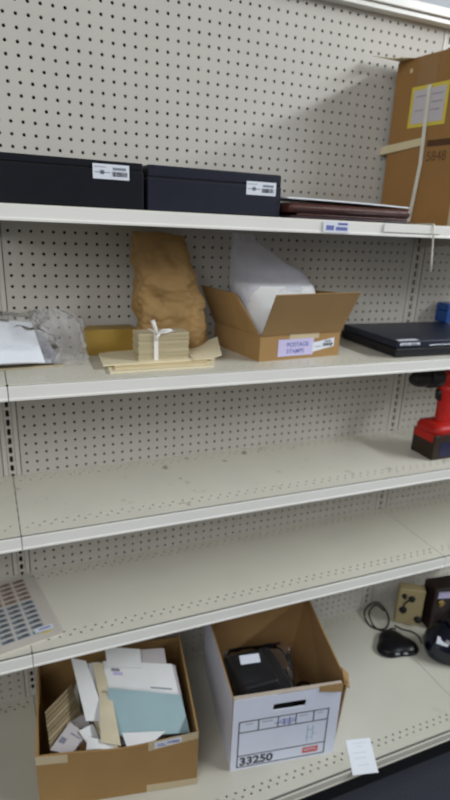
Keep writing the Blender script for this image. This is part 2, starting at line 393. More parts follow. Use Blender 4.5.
def shelf(x0, x1, H, D, lip, label, dirty=False, deck=False):
    g = 0.035
    x0 += g; x1 -= g
    t = thing('base_shelf' if deck else 'shelf', label, 'shelf', ((x0+x1)/2, -0.02, H), 0, 'steel shelves')
    hw = (x1-x0)/2
    b = B(); fr = shelf_top(b, -hw, hw, D, True)
    b.box((-hw, -fr, -0.95), (hw, -0.02, -0.75))
    for x in (-hw, hw-0.06): b.box((x, -fr, -0.95), (x+0.06, -0.02, -0.001))
    b.box((-hw, -fr, -0.95), (hw, -fr+0.06, -0.002))
    b.build('shelf_deck', 'base' if deck else 'dirty' if dirty else 'steel', t)
    e = B(); e.box((-hw, -D, -lip), (hw, -fr-0.22, -0.05), 0.05)
    e.box((-hw, -D-0.07, -lip), (hw, -D+0.05, -lip+0.22), 0.05)
    e.build('front_lip', 'baselip' if deck else 'lip', t)
    B().box((-hw+0.02, -fr-0.22, -0.16), (hw-0.02, -fr-0.01, -0.10)).build('gap_shade_strip', 'gapshade', t)  # dark strip laid in the groove to paint its shadow line
    if not deck:
        for x in (-hw+0.08, hw-0.14):
            k = B(); P = [(-0.1, -0.97), (-D+1.0, -0.97), (-D+1.0, -1.25), (-0.1, -2.6)]
            V = [(x, y, z) for y, z in P]+[(x+0.06, y, z) for y, z in P]
            k.add(V, [[0, 1, 2, 3], [7, 6, 5, 4], [0, 4, 5, 1], [1, 5, 6, 2], [2, 6, 7, 3], [3, 7, 4, 0]]).build('shelf_bracket', 'upright', t)
    return t
sh1 = shelf(0, XR, S1, 12.6, 1.17, 'topmost cream steel shelf, carrying the black cases and tall carton')
shelf(XR, 72, S1, 12.6, 1.17, 'end of the topmost shelf past the right upright under the tall carton')
shelf(0, XR, S2, 12.6, 1.24, 'second cream shelf from top, carrying the paper bag and open box')
shelf(-24, 0, S2, 12.6, 1.24, 'sliver of second shelf left of the left upright under plastic-wrapped papers')
shelf(XR, 72, S2, 12.6, 1.24, 'end of the second shelf right of the right upright under the laptop')
shelf(0, XR, S3, 12.83, 1.26, 'third cream shelf, nearly empty and scuffed with brown stains', True)
shelf(-24, 0, S3, 12.83, 1.26, 'empty end of the third shelf left of the left upright')
shelf(XR, 72, S3, 12.83, 1.26, 'end of the third shelf right of the right upright beside the drill')
shelf(0, XR, S4, 13.3, 1.37, 'empty cream shelf just above the cardboard boxes')
shelf(-24, 0, S4, 13.3, 1.37, 'end of the lowest raised shelf at left under the sheet of stamps')
shelf(XR, 72, S4, 13.3, 1.37, 'empty end of the lowest raised shelf right of the right upright')
shelf(0, XR, S5, 22.62, 1.14, 'deep bottom shelf holding the letter box and the white box', False, True)
shelf(-24, 0, S5, 22.62, 1.14, 'bottom shelf section left of the box of letters', False, True)
shelf(XR, 72, S5, 22.62, 1.14, 'bottom shelf section at right under the black cabled gadgets', False, True)
# sticker and clear strip on the top shelf's lip (shelf centre is at x = XR/2)
bx = XR/2
st = B().box((26.9-bx, -12.74, -1.05), (29.6-bx, -12.70, -0.12)).build('price_label', 'label', sh1)
for r_ in ((27.2, 28.0, -0.85, -0.45), (28.2, 29.4, -0.85, -0.55), (28.4, 29.4, -0.4, -0.2)): marks(st, 'printed_text', 'inkblue', [(r_[0]-bx, r_[1]-bx, r_[2], r_[3])], -12.745)
B().box((33.4-bx, -12.76, -0.80), (40.2-bx, -12.66, -0.06), 0.03).build('label_holder', 'lip', sh1)

# ------------------------------------------------------------------ top shelf: two black cases
def case(label, x0, x1, m, lx, lz, seed, seam):
    t = thing('storage_case', label, 'case', (x0, -11.5, S1), 0, 'black storage cases')
    W = x1-x0; Dp = 9.2; Hh = 3.35
    B().box((0, 0, 0), (W, Dp, seam-0.02), 0.12, seg=3).build('case_base', m, t)
    B().box((0.03, 0.05, seam), (W-0.03, Dp-0.05, Hh), 0.14, seg=3).build('lid', m, t)
    B().box((0.06, 0.10, seam-0.1), (W-0.06, Dp-0.1, seam+0.1)).build('seam_strip', 'dark', t)
    lb = B().box((lx-x0, -0.035, lz), (lx-x0+2.75, 0.0, lz+1.05), 0.015).build('barcode_label', 'label', t)
    u = lx-x0
    marks(lb, 'barcode', 'ink', barcode(u+1.45, u+2.6, lz+0.22, lz+0.55, 15, seed), -0.036)
    marks(lb, 'printed_text', 'inkgrey', [(u+1.5, u+2.5, lz+0.66, lz+0.84), (u+0.15, u+1.3, lz+0.44, lz+0.5), (u+0.55, u+0.85, lz+0.33, lz+0.63), (u+0.1, u+1.0, lz+0.82, lz+0.86)], -0.036)
    return t
case('plain black storage case on the top shelf, reaching the left edge of the photo', -3.6, 11.2, 'case', 7.3, 64.6-S1, 3, 2.75)
case('navy-black storage case with a clear lid seam, between black case and burgundy portfolio', 11.5, 23.2, 'case2', 19.9, 64.2-S1, 5, 2.45)

# burgundy portfolio with papers on top
t = thing('portfolio', 'burgundy leather portfolio lying flat between black case and tall carton', 'portfolio', (23.7, -12.1, S1), 0.0)
B().box((0.2, 0, 0), (13.0, 9.8, 0.22), 0.09).build('bottom_cover', 'leather2', t)
B().box((0.9, 0.15, 0.23), (12.9, 9.6, 0.42), 0.08, seg=3).build('lower_pad', 'leather', t)
B().box((0.0, -0.1, 0.43), (13.1, 9.8, 1.25), 0.36, seg=5).build('padded_cover', 'leather', t)
B().tube([(0.5, -0.10, 0.70), (6, -0.13, 0.68), (12.6, -0.10, 0.70)], 0.05).build('zip', 'leather2', t)
t2 = thing('document_folder', 'thin white-edged dark folder lying on top of the burgundy portfolio', 'folder', (23.6, -11.9, S1+1.26), 0.0)
q = [(0, 9, 0.52), (12.9, 9, 0.40), (12.9, -0.15, 0.22), (0.0, -0.1, 0.42)]
B().slab([(a, b_, c-0.13) for a, b_, c in q], 0.05, bend=0.05).build('dark_cover', 'leather2', t2)
B().slab(q, 0.12, bend=0.05).build('top_sheet', 'paperblue', t2)

# ------------------------------------------------------------------ tall carton
t = thing('carton', 'tall brown taped carton with a yellow-bordered label on the top shelf', 'box', (41.4, -1.0, S1), math.atan2(-1, 0.125))
L, Wd, Hh = 11.4, 7.5, 15.9
B().box((0, 0, 0), (L, Wd, Hh), 0.05).build('carton_body', 'board3', t)
B().box((0.1, 0.02, Hh), (L-0.1, Wd/2-0.04, Hh+0.12)).build('top_flap', 'board3', t)
B().box((0.1, Wd/2+0.04, Hh), (L-0.1, Wd-0.02, Hh+0.12)).build('top_flap', 'board3', t)
B().box((3.0, -0.025, 11.6), (5.7, 0.0, Hh)).build('packing_tape', 'tape', t)
B().box((L-1.6, -0.02, 0.0), (L-0.6, 0.0, 7.0)).build('corner_tape', 'tapeclear', t)
lb = B().box((2.55, -0.05, 9.5), (7.45, -0.025, 13.3)).build('address_label', 'yellow', t)
B().box((2.95, -0.07, 9.85), (7.1, -0.05, 12.95)).build('label_sheet', 'greypaper', lb)
for r_ in ((3.3, 4.6, 12.3, 12.38), (5.4, 6.8, 12.3, 12.38), (5.4, 6.8, 11.6, 11.68), (5.4, 6.6, 10.9, 10.98), (3.3, 4.4, 11.0, 11.08)): marks(lb, 'printed_text', 'inkgrey', [r_], -0.07)
B().box((5.6, -0.03, 7.55), (L-0.02, 0.0, 8.15)).build('seam_strip', mat('seam_brown', (0.085, 0.035, 0.014), 0.6), t)
text(t, 'marker_number', '5848', 1.3, (5.7, -0.01, 6.2), mat('marker_brown', (0.10, 0.05, 0.02), 0.7), bold=0.0)
B().slab([(-0.95, -0.10, 8.0), (5.3, -0.08, 8.5), (5.3, -0.08, 7.75), (-0.95, -0.22, 7.15)], 0.03, nrm=(0, -1, 0)).build('paper_tape', 'tapecream', t)
B().slab([(-0.35, -3.3, Hh+0.25), (0.2, 1.4, Hh+0.16), (2.8, 1.4, Hh+0.16), (1.6, -2.3, Hh-0.15)], 0.04, bend=0.1).build('tape_tail', 'tapecream', t)
B().box((1.9, -0.03, 14.7), (2.25, 0.0, 15.1)).build('paper_scrap', 'tapecream', t)
# white strap: down the face, along the shelf, over the lip
pts = [(4.95, -0.10, 13.25), (4.95, -0.14, 12.9), (5.1, -0.16, 9), (5.2, -0.14, 6), (4.9, -0.14, 2.5), (4.7, -0.18, 0.25)]
b = B(); wv = 0.24
b.loft([[Vector((x-wv, y, z)), Vector((x+wv, y, z)), Vector((x+wv, y-0.03, z)), Vector((x-wv, y-0.03, z))] for x, y, z in pts], sm=False)
b.build('strap', 'string', t)
# tail of the strap (world coordinates of a string of its own)
o = B().tube([(41.6, -6.3, S1+0.07), (40.6, -9.5, S1+0.07), (39.4, -12.4, S1+0.07), (39.1, -12.88, S1-0.05), (39.15, -12.92, S1-1.2), (39.35, -12.9, S1-2.8), (39.55, -12.88, S1-4.3)], 0.09).build('string', 'string')
tag(o, 'loose cream string hanging over the top shelf lip below the tall carton', 'string')

# ------------------------------------------------------------------ second shelf
# plastic-wrapped papers at far left
o = B().box((-5.2, -5.4, S2), (1.6, -1.2, S2+0.62), 0.03).box((-5.0, -4.0, S2+0.62), (1.2, -1.0, S2+1.2), 0.03).build('paper_stack', 'cream')
tag(o, 'cream paper stack under the white sheet at far left', 'papers', 'papers in the plastic wrap')
o = B().slab([(-4, -2.4, S2+0.14), (4.7, -2.4, S2+0.14), (4.9, -7.3, S2+0.14), (-4, -7.9, S2+0.14)], 0.13).build('card', 'olive')
tag(o, 'olive-tan card lying flat under the grey magazine', 'card', 'papers in the plastic wrap')
o = B().slab([(-5.5, -2.0, S2+2.5), (3.6, -2.2, S2+2.3), (4.7, -7.2, S2+0.42), (-5.4, -8.2, S2+0.42)], 0.16, bend=0.2, nu=12, nv=10).build('magazine', mat('magazine_cover', (0.42, 0.42, 0.47), 0.35, 0.45, 35))
tag(o, 'grey printed magazine showing beside the large white sheet at far left', 'magazine', 'papers in the plastic wrap')
o = B().slab([(-5.6, -3.6, S2+3.9), (2.7, -3.6, S2+3.3), (3.3, -8.0, S2+0.62), (-5.6, -9.2, S2+0.55)], 0.10, bend=0.35, nu=14, nv=10).build('paper_sheet', 'paperblue')
tag(o, 'large white paper sheet sloping over the pile at far left', 'paper', 'papers in the plastic wrap')
# clear wrap: a puff in front of the gold box and a loose sheet back over the papers
rings = []
keys = [(0, 5.6, -6.6, 1.7, 1.1), (0.3, 5.7, -6.4, 1.35, 0.9), (0.62, 5.1, -6.0, 1.9, 1.3), (0.85, 4.7, -5.6, 2.1, 1.3), (1, 4.3, -5.4, 1.5, 0.9)]
for k in range(36):
    f = k/35; cx, cy, a, b_ = interp(keys, f); rings.append(sring(cx, cy, S2+0.16+4.5*f, a, b_, 64, 2.0))
b = B().loft(crumple(rings, 0.7, 0.9, 9, 0.25, S2+0.15), cap=False)
V = []; NU, NV = 40, 26
for j in range(NV+1):
    for i in range(NU+1):
        x = -4.5+8.7*i/NU; y = -1.6-6.2*j/NV
        zz = S2+1.15+2.9*max(0, (1-((y+3.4)/5.2)**2))+0.45*noise.noise(Vector((x*0.8, y*0.8, 2)))+0.3*abs(noise.noise(Vector((x*1.7, y*1.7, 7))))
        V.append((x, y, zz))
b.add(V, [[j*(NU+1)+i, j*(NU+1)+i+1, (j+1)*(NU+1)+i+1, (j+1)*(NU+1)+i] for j in range(NV) for i in range(NU)], 0, True)
o = b.build('plastic_bag', 'film')
tag(o, 'crumpled clear plastic wrap over the papers, left of the gold box', 'plastic bag')

t = thing('gold_box', 'small gold-yellow flat box between plastic bag and tied bundle', 'box', (7.3, -3.9, S2), 0.08)
B().box((0, 0, 0), (5.2, 2.4, 1.9), 0.04).build('box_base', 'gold', t)
B().box((-0.04, -0.04, 0.55), (5.24, 2.44, 2.45), 0.05).build('lid', 'gold', t)

z = S2
fo = [([(9.0, -2.4), (20.6, -4.0), (17.9, -10.6), (8.3, -10.9)], 0.16, 'manila2', 'bottom manila folder of the flat stack, its edge nearest the shelf lip'),
      ([(9.4, -2.6), (19.6, -3.2), (17.4, -10.2), (8.9, -10.2)], 0.12, 'manila', 'middle manila folder of the flat stack, darker orange edge'),
      ([(8.4, -4.8), (19.6, -2.6), (18.6, -9.0), (8.0, -9.4)], 0.12, 'manila2', 'top manila folder of the stack, under the tied bundle')]
for q, th, m, lab in fo:
    z += th+0.02
    b = B().slab([(x, y, z) for x, y in q], th, nu=8, nv=8)
    o = b.build('folder', m); tag(o, lab, 'folder', 'manila folders under the bundle')
o = B().slab([(16.6, -5.0, z+0.15), (20.3, -5.2, z+1.25), (19.3, -9.0, z+0.30), (16.4, -9.3, z+0.08)], 0.06, bend=-0.12, nu=10, nv=8).build('envelope', 'manila2')
tag(o, 'curled cream envelope lifting at the right end of the folder stack', 'envelope')
FZ = z
# tied bundle of cards
t = thing('card_bundle', 'cream card bundle tied with white ribbon in front of the brown bag', 'bundle', (11.35, -8.6, FZ), 0.03)
b = B(); zz = 0
rr = random.Random(4)
for k in range(16):
    h = 0.155; dx, dy = rr.uniform(-0.05, 0.05), rr.uniform(-0.05, 0.05)
    b.box((dx, dy, zz), (4.8+dx, 2.0+dy, zz+h*0.93), mi=0 if k % 5 else 1); zz += h
b.build('cards', ['card', 'olive'], t)
b = B()
b.box((1.42, -0.09, -0.01), (1.82, -0.05, zz+0.02)).box((1.45, -0.09, zz+0.0), (1.75, 2.05, zz+0.04))
b.build('ribbon', 'ribbon', t)
b = B().tube([(1.65, -0.15, zz-0.05), (1.5, -0.2, zz+0.5), (1.25, -0.2, zz+1.2)], [0.15, 0.18, 0.2])
b.tube([(1.65, -0.15, zz-0.02), (2.2, -0.25, zz+0.3), (2.9, -0.25, zz+0.32), (3.3, -0.2, zz+0.25), (2.6, -0.22, zz+0.1), (1.7, -0.15, zz-0.02)], 0.1)
b.tube([(1.6, -0.12, zz-0.6), (1.66, -0.16, zz-0.3), (1.9, -0.16, zz+0.0)], [0.14, 0.17, 0.12])
b.build('bow', 'ribbon', t)

# kraft paper bag
rings = []
keys = [(0, 15.9, -4.0, 3.3, 1.75), (0.12, 15.9, -4.1, 3.5, 2.1), (0.35, 15.7, -4.0, 3.45, 2.1), (0.6, 15.25, -3.8, 3.1, 1.75), (0.8, 14.85, -3.6, 2.9, 1.25), (0.94, 14.7, -3.5, 2.85, 0.6), (1, 14.65, -3.4, 2.8, 0.30)]
for k in range(90):
    f = k/89; cx, cy, a, b_ = interp(keys, f); rings.append(sring(cx, cy, FZ+0.01+11.0*f, a, b_, 96, 3.0))
R = crumple(rings, 0.62, 0.62, 21, 0, FZ+0.01)
for ring in R[-6:]:
    for p in ring: p.z -= max(0, (p.x-15.1))*0.12
o = B().loft(R, sm=True).build('paper_bag', 'kraft'); tag(o, 'crumpled brown kraft paper bag standing behind the tied bundle', 'paper bag')

# open carton with flaps
t = thing('open_box', 'open cardboard box with raised flaps and a lilac label on second shelf', 'box', (0, 0, S2))
FLc, FRc, BRc, BLc = Vector((23.0, -9.6, 0)), Vector((32.7, -8.6, 0)), Vector((31.8, -0.5, 0)), Vector((21.7, -0.9, 0))
hb = 2.6; Z3 = Vector((0, 0, hb))
def wall(bb, a, c, h0, h1, th=0.16, n=None):
    """upright board from a to c"""
    a, c = Vector(a), Vector(c); d = (c-a); nn = Vector((-d.y, d.x, 0)).normalized()*th
    V = [a+Vector((0, 0, h0)), c+Vector((0, 0, h0)), c+nn+Vector((0, 0, h0)), a+nn+Vector((0, 0, h0)), a+Vector((0, 0, h1)), c+Vector((0, 0, h1)), c+nn+Vector((0, 0, h1)), a+nn+Vector((0, 0, h1))]
    bb.add(V, [[0, 1, 5, 4], [1, 2, 6, 5], [2, 3, 7, 6], [3, 0, 4, 7], [4, 5, 6, 7], [3, 2, 1, 0]])
b = B(); wall(b, FLc, FRc, 0, hb); wall(b, FRc, BRc, 0, hb); wall(b, BRc, BLc, 0, hb); wall(b, BLc, FLc, 0, hb)
b.add([FLc+Vector((0, 0, .1)), FRc+Vector((0, 0, .1)), BRc+Vector((0, 0, .1)), BLc+Vector((0, 0, .1)), FLc, FRc, BRc, BLc], [[0, 1, 2, 3], [7, 6, 5, 4]])
b.build('box_body', 'board', t)
def flap(q, m='board2'):
    return B().slab(q, 0.14, nu=4, nv=4, bend=0.03).build('flap', m, t)
flap([FLc+Vector((0.35, -2.0, hb+4.1)), FRc+Vector((0.45, -2.0, hb+4.2)), FRc+Vector((0, 0, hb)), FLc+Vector((0.1, 0, hb))])
flap([BLc+Vector((-1.5, 0.3, hb+3.7)), FLc+Vector((-1.15, 3.6, hb+3.5)), FLc+Vector((0, 0.1, hb)), BLc+Vector((0, -0.1, hb))], 'board')
flap([BRc+Vector((1.7, -0.6, hb+3.2)), FRc+Vector((1.5, 1.6, hb+3.6)), FRc+Vector((0, 0.3, hb)), BRc+Vector((0, -0.2, hb))], 'board')
flap([BLc+Vector((0.4, 0.55, hb+3.0)), BRc+Vector((-0.4, 0.2, hb+3.2)), BRc+Vector((-0.1, -0.1, hb)), BLc+Vector((0.1, -0.1, hb))], 'board')
# label and tape on its front (a frame that follows the front wall)
fr_ = bpy.data.objects.new('front_print', None)
ang = math.atan2(1.0, 9.7)
lb = B().box((2.1, -0.04, 0.35), (6.4, -0.01, 2.05)).build('lilac_label', 'lilac', t, FLc, ang)
text(lb, 'handwriting', 'POSTAGE', 0.62, (3.1, -0.05, 1.28), 'inkblue', bold=0.008)
text(lb, 'handwriting', 'STAMPS', 0.62, (3.1, -0.05, 0.62), 'inkblue', bold=0.008)
bl = B().slab([(6.3, -0.05, 1.55), (9.0, -0.05, 1.95), (9.0, -0.05, 1.05), (6.3, -0.05, 0.6)], 0.02, nrm=(0, -1, 0)).build('barcode_label', 'label', t, FLc, ang)
marks(bl, 'barcode', 'ink', barcode(7.6, 8.8, 1.12, 1.45, 14, 8), -0.075)
marks(bl, 'printed_text', 'inkgrey', [(7.8, 8.6, 1.55, 1.7), (6.5, 7.4, 1.1, 1.16)], -0.075)
B().box((3.4, -0.03, 2.0), (7.0, -0.005, 2.6)).build('tape_strip', 'tapeclear', t, FLc, ang)

# milky bag with a white package inside
rings = []
keys = [(0, 26.9, -4.7, 3.3, 2.6), (0.3, 26.8, -4.8, 3.7, 2.9), (0.9, 26.5, -5.0, 4.0, 2.9), (1, 26.4, -5.0, 3.8, 2.7)]
for k in range(20):
    f = k/19; cx, cy, a, b_ = interp(keys, f); rings.append(sring(cx, cy, S2+0.16+6.8*f, a, b_, 40, 4))
o = B().loft(crumple(rings, 0.15, 0.6, 2, 0, S2+0.16)).build('paper_package', 'paper')
tag(o, 'white paper package inside the milky plastic bag in open box', 'package')
rings = []
keys = [(0, 26.9, -4.7, 3.5, 2.8), (0.28, 26.7, -4.8, 4.0, 3.1), (0.56, 26.3, -4.9, 4.5, 3.0), (0.68, 25.6, -4.7, 4.0, 2.5), (0.82, 24.4, -4.3, 2.6, 1.6), (0.93, 23.3, -4.0, 1.35, 0.9), (1, 22.9, -3.9, 1.2, 0.9)]
for k in range(48):
    f = k/47; cx, cy, a, b_ = interp(keys, f); rings.append(sring(cx, cy, S2+0.13+11.6*f, a, b_, 64, 2.6))
o = B().loft(crumple(rings, 0.38, 0.45, 31, 0.12, S2+0.13), cap=False).build('plastic_bag', 'milky')
tag(o, 'milky white plastic bag gathered to a peak in the open box', 'plastic bag')

# laptop
t = thing('laptop', 'closed dark navy laptop lying on the second shelf at right', 'laptop', (38.1, -11.2, S2), -0.015)
W, Dp = 14.8, 10.3
B().box((0, 0.0, 0.08), (W, Dp, 1.02), 0.16, seg=3).build('base', 'laptopd', t)
B().box((0, -0.05, 1.06), (W, Dp, 1.80), 0.14, seg=3).build('lid', 'laptop', t)
for x in (0.6, W-1.2):
    for y in (0.6, Dp-1.2): B().box((x, y, 0), (x+0.6, y+0.6, 0.12), 0.02).build('foot', 'rubber', t)
B().box((0.02, Dp-1.3, 0.10), (W-0.02, Dp+0.3, 1.0), 0.2, seg=3).build('battery_pack', 'laptopd', t)
B().box((4.2, -0.16, 1.22), (10.2, -0.02, 1.34), 0.02).build('front_trim', 'silver', t)
B().box((0.35, -0.12, 1.36), (2.9, -0.03, 1.60), 0.01).build('sticker', 'label', t)
b = B().slab([(0.35, 0.75, 1.825), (2.9, 0.8, 1.825), (2.9, 0.12, 1.82), (0.35, 0.1, 1.82)], 0.02).build('sticker', 'label', t)
marks(b, 'printed_text', 'inkgrey', [(0.6, 1.4, 1.42, 1.5), (1.7, 2.6, 1.4, 1.54)], -0.12)
B().box((-0.02, 3.2, 0.22), (0.03, 4.4, 0.55)).build('port', 'dark', t)
# blue box behind it
t = thing('blue_case', 'small bright blue plastic case resting on the laptop, far right edge', 'case', (52.3, -2.7, S2+1.81), -0.05)
B().box((0, 0, 0), (2.3, 2.2, 1.5), 0.15, seg=3).build('case_body', 'blue', t)
B().box((0, 0, 1.52), (2.3, 2.2, 2.4), 0.15, seg=3).build('lid', 'blue', t)
B().box((0.9, -0.05, 0.35), (1.9, 0.01, 1.0), 0.02).build('sticker', 'label', t)

# ------------------------------------------------------------------ cordless drill on the third shelf
t = thing('cordless_drill', 'red and black cordless drill standing on its battery, third shelf right', 'drill', (46.6, -10.2, S3), 0.0)
b = B(); b.box((0, 0, 0), (4.6, 3.9, 3.15), 0.16, seg=3); b.build('battery', 'battery', t)
B().box((1.0, -0.03, 0.35), (3.8, 0.02, 2.2), 0.01).build('battery_label', 'navy', t)
b = B()
b.loft([sring(2.3, 1.95, z_, a, c, 32, 5) for z_, a, c in ((3.17, 2.36, 2.02), (3.8, 2.34, 2.0), (4.1, 2.1, 1.8), (4.3, 1.5, 1.3))])
b.box((-0.06, 0.3, 2.2), (0.12, 3.6, 3.2), 0.05)
b.build('foot_shell', 'drillred', t)
b = B(); hk = [(3.9, 2.5, 1.25, 0.85), (4.6, 2.5, 1.0, 0.75), (6.0, 2.45, 0.92, 0.72), (7.2, 2.35, 0.98, 0.74), (8.2, 2.4, 1.2, 0.85), (8.8, 2.5, 1.5, 0.95)]
b.loft([sring(cx, 1.95, z_, a, c, 28, 2.6) for z_, cx, a, c in hk]); b.build('handle', 'drillred', t)
B().loft([sring(3.25, 1.95, z_, a, 0.62, 24, 2.4) for z_, a in ((4.0, 0.3), (4.6, 0.5), (6.5, 0.55), (8.0, 0.5), (8.4, 0.3))]).build('rubber_grip', 'drillblk', t)
B().loft([sring(1.25, 1.95, z_, a, 0.38, 20, 2.4) for z_, a in ((7.0, 0.12), (7.25, 0.38), (7.8, 0.42), (8.3, 0.5))]).build('trigger', 'drillblk', t)
def xlathe(bb, prof, yc, zc, n=32):
    bb.loft([[Vector((x, yc+r*math.cos(2*PI*i/n), zc+r*math.sin(2*PI*i/n))) for i in range(n)] for x, r in prof])
b = B(); xlathe(b, [(0.9, 0.95), (1.0, 1.2), (2.0, 1.32), (5.2, 1.32), (5.9, 1.2), (6.1, 0.8)], 1.95, 9.85)
b.box((0.7, 1.2, 8.55), (2.2, 2.7, 9.0), 0.1); b.build('motor_housing', 'drillred', t)
b = B(); xlathe(b, [(-0.9, 1.05), (-0.8, 1.2), (0.7, 1.22), (0.95, 1.05)], 1.95, 9.85); b.build('torque_collar', 'drillblk', t)
b = B(); xlathe(b, [(-3.3, 0.32), (-3.2, 0.55), (-2.7, 0.85), (-2.1, 0.98), (-1.1, 1.0), (-0.9, 0.9)], 1.95, 9.85); b.build('chuck', 'drillblk', t)

# ------------------------------------------------------------------ sheet of stamps on the fourth shelf
ang = math.atan2(-2.1, 10.8)+PI/2     # long edge direction
t = thing('stamp_sheet', 'large sheet of brown and slate stamps in a clear sleeve, left edge', 'stamps', (3.0, -11.4, S4), 0.19)
# local: x to the right along the front edge, y to the back; front right corner at the origin
B().slab([(-8.9, 11.0, 0.16), (-0.05, 11.0, 0.16), (-0.05, 0.05, 0.16), (-8.9, 0.05, 0.16)], 0.15).build('backing_card', 'sheet', t)
sb = B().slab([(-8.6, 10.9, 0.20), (-0.25, 10.9, 0.20), (-0.7, 0.55, 0.20), (-9.05, 0.55, 0.20)], 0.03).build('stamp_paper', 'sheet', t)
def stampblock(name, rows_, y0, dy, mats):
    b = B()
    for r in range(rows_):
        for c in range(6):
            x1 = -1.0-c*1.42-0.035*(10-(y0+r*dy))*1.0; x0_ = x1-1.24; ya = y0+r*dy
            b.box((x0_, ya, 0.2), (x1, ya+dy-0.22, 0.206), mi=0)
            b.box((x0_+0.12, ya+0.10, 0.206), (x1-0.12, ya+dy*0.44, 0.210), mi=1)
            b.box((x0_+0.5, ya+dy*0.36, 0.206), (x1-0.2, ya+dy*0.64, 0.211), mi=1)
    return b.build(name, mats, sb)
stampblock('slate_stamps', 7, 1.05, 0.80, ['stamp2', 'stamp2d'])
stampblock('brown_stamps', 5, 6.75, 0.80, ['stamp1', 'stamp1d'])
B().box((-2.3, 1.15, 0.215), (-0.55, 1.75, 0.235)).build('label_sticker', 'label', t)
B().box((-1.9, 1.36, 0.236), (-0.8, 1.56, 0.240)).build('printed_text', 'inkblue', t)
B().box((-1.75, 0.72, 0.215), (-0.9, 0.95, 0.225)).build('yellow_mark', 'yellow', t)
B().slab([(-9.2, 11.25, 0.30), (0.1, 11.25, 0.30), (0.1, -0.1, 0.26), (-9.2, -0.1, 0.26)], 0.02, bend=0.05).build('clear_sleeve', 'sleeve', t)

# ------------------------------------------------------------------ box of letters
t = thing('letter_box', 'open brown cardboard box full of old letters on bottom shelf', 'box', (0, 0, S5))
bFL, bFR, bBR, bBL = Vector((-0.6, -15.0, 0)), Vector((14.7, -18.0, 0)), Vector((17.2, -3.9, 0)), Vector((0.8, -1.2, 0))
hb = 6.9
b = B(); wall(b, bFR, bBR, 0, hb+0.5, 0.18); wall(b, bBR, bBL, 0, hb, 0.18); wall(b, bBL, bFL, 0, hb, 0.18)
# front wall sags in the middle
n = 24; V = []; F = []
d = bFR-bFL; nn = Vector((-d.y, d.x, 0)).normalized()*0.18
for i in range(n+1):
    f = i/n; p = bFL.lerp(bFR, f); h = hb-0.35*math.sin(PI*f)+0.12*math.sin(9*f)
    V += [p, p+Vector((0, 0, h)), p+nn+Vector((0, 0, h)), p+nn]
for i in range(n):
    a = 4*i; c = a+4
    F += [[a, c, c+1, a+1], [a+1, c+1, c+2, a+2], [a+2, c+2, c+3, a+3], [a+3, c+3, c, a]]
F += [[0, 1, 2, 3], [4*n+3, 4*n+2, 4*n+1, 4*n]]
b.add(V, F)
b.add([p+Vector((0, 0, z_)) for z_ in (0.12, 0) for p in (bFL, bFR, bBR, bBL)], [[0, 1, 2, 3], [7, 6, 5, 4]])
b.build('box_body', 'board', t)
ang = math.atan2(d.y, d.x); Lf = d.length
B().slab([(0.0, -0.03, 6.95), (2.9, -0.03, 6.72), (2.9, -0.03, 5.7), (0, -0.03, 5.9)], 0.02, nrm=(0, -1, 0)).build('tape_strip', 'tapeclear', t, bFL, ang)
B().slab([(10.6, -0.03, 6.75), (Lf, -0.03, 7.3), (Lf, -0.03, 6.4), (10.6, -0.03, 5.6)], 0.02, nrm=(0, -1, 0)).build('tape_strip', 'tapeclear', t, bFL, ang)
B().slab([(10.4, -0.03, 1.0), (Lf, -0.03, 0.9), (Lf, -0.03, 0.05), (10.4, -0.03, 0.05)], 0.02, nrm=(0, -1, 0)).build('tape_strip', 'tapeclear', t, bFL, ang)
lb = B().slab([(11.2, -0.05, 6.6), (13.9, -0.05, 6.95), (13.9, -0.05, 6.25), (11.2, -0.05, 5.85)], 0.02, nrm=(0, -1, 0)).build('barcode_label', 'label', t, bFL, ang)
marks(lb, 'barcode', 'inkblue', barcode(12.5, 13.7, 6.35, 6.65, 12, 2), -0.075)
marks(lb, 'printed_text', 'inkblue', [(11.5, 12.3, 6.15, 6.25), (11.5, 12.2, 6.38, 6.44)], -0.075)

# loose layer filling the bottom
o = B()
rr = random.Random(12)
for k in range(60):
    c = bFL.lerp(bFR, rr.uniform(0.25, 0.75)).lerp(bBL.lerp(bBR, rr.uniform(0.25, 0.75)), rr.uniform(0.22, 0.78))
    M = Matrix.Translation(c+Vector((0, 0, 0.14+k*0.062))) @ Matrix.Rotation(ang+rr.uniform(-0.15, 0.15), 4, 'Z')
    o.box((-3.0, -1.9, 0), (3.0, 1.9, 0.05), mi=k % 3, M=M)
o = o.build('loose_letters', ['cream', 'paper', 'olive'], None, (0, 0, S5))
tag(o, 'layer of letters filling the bottom of the cardboard letter box', 'letters', None, 'stuff')

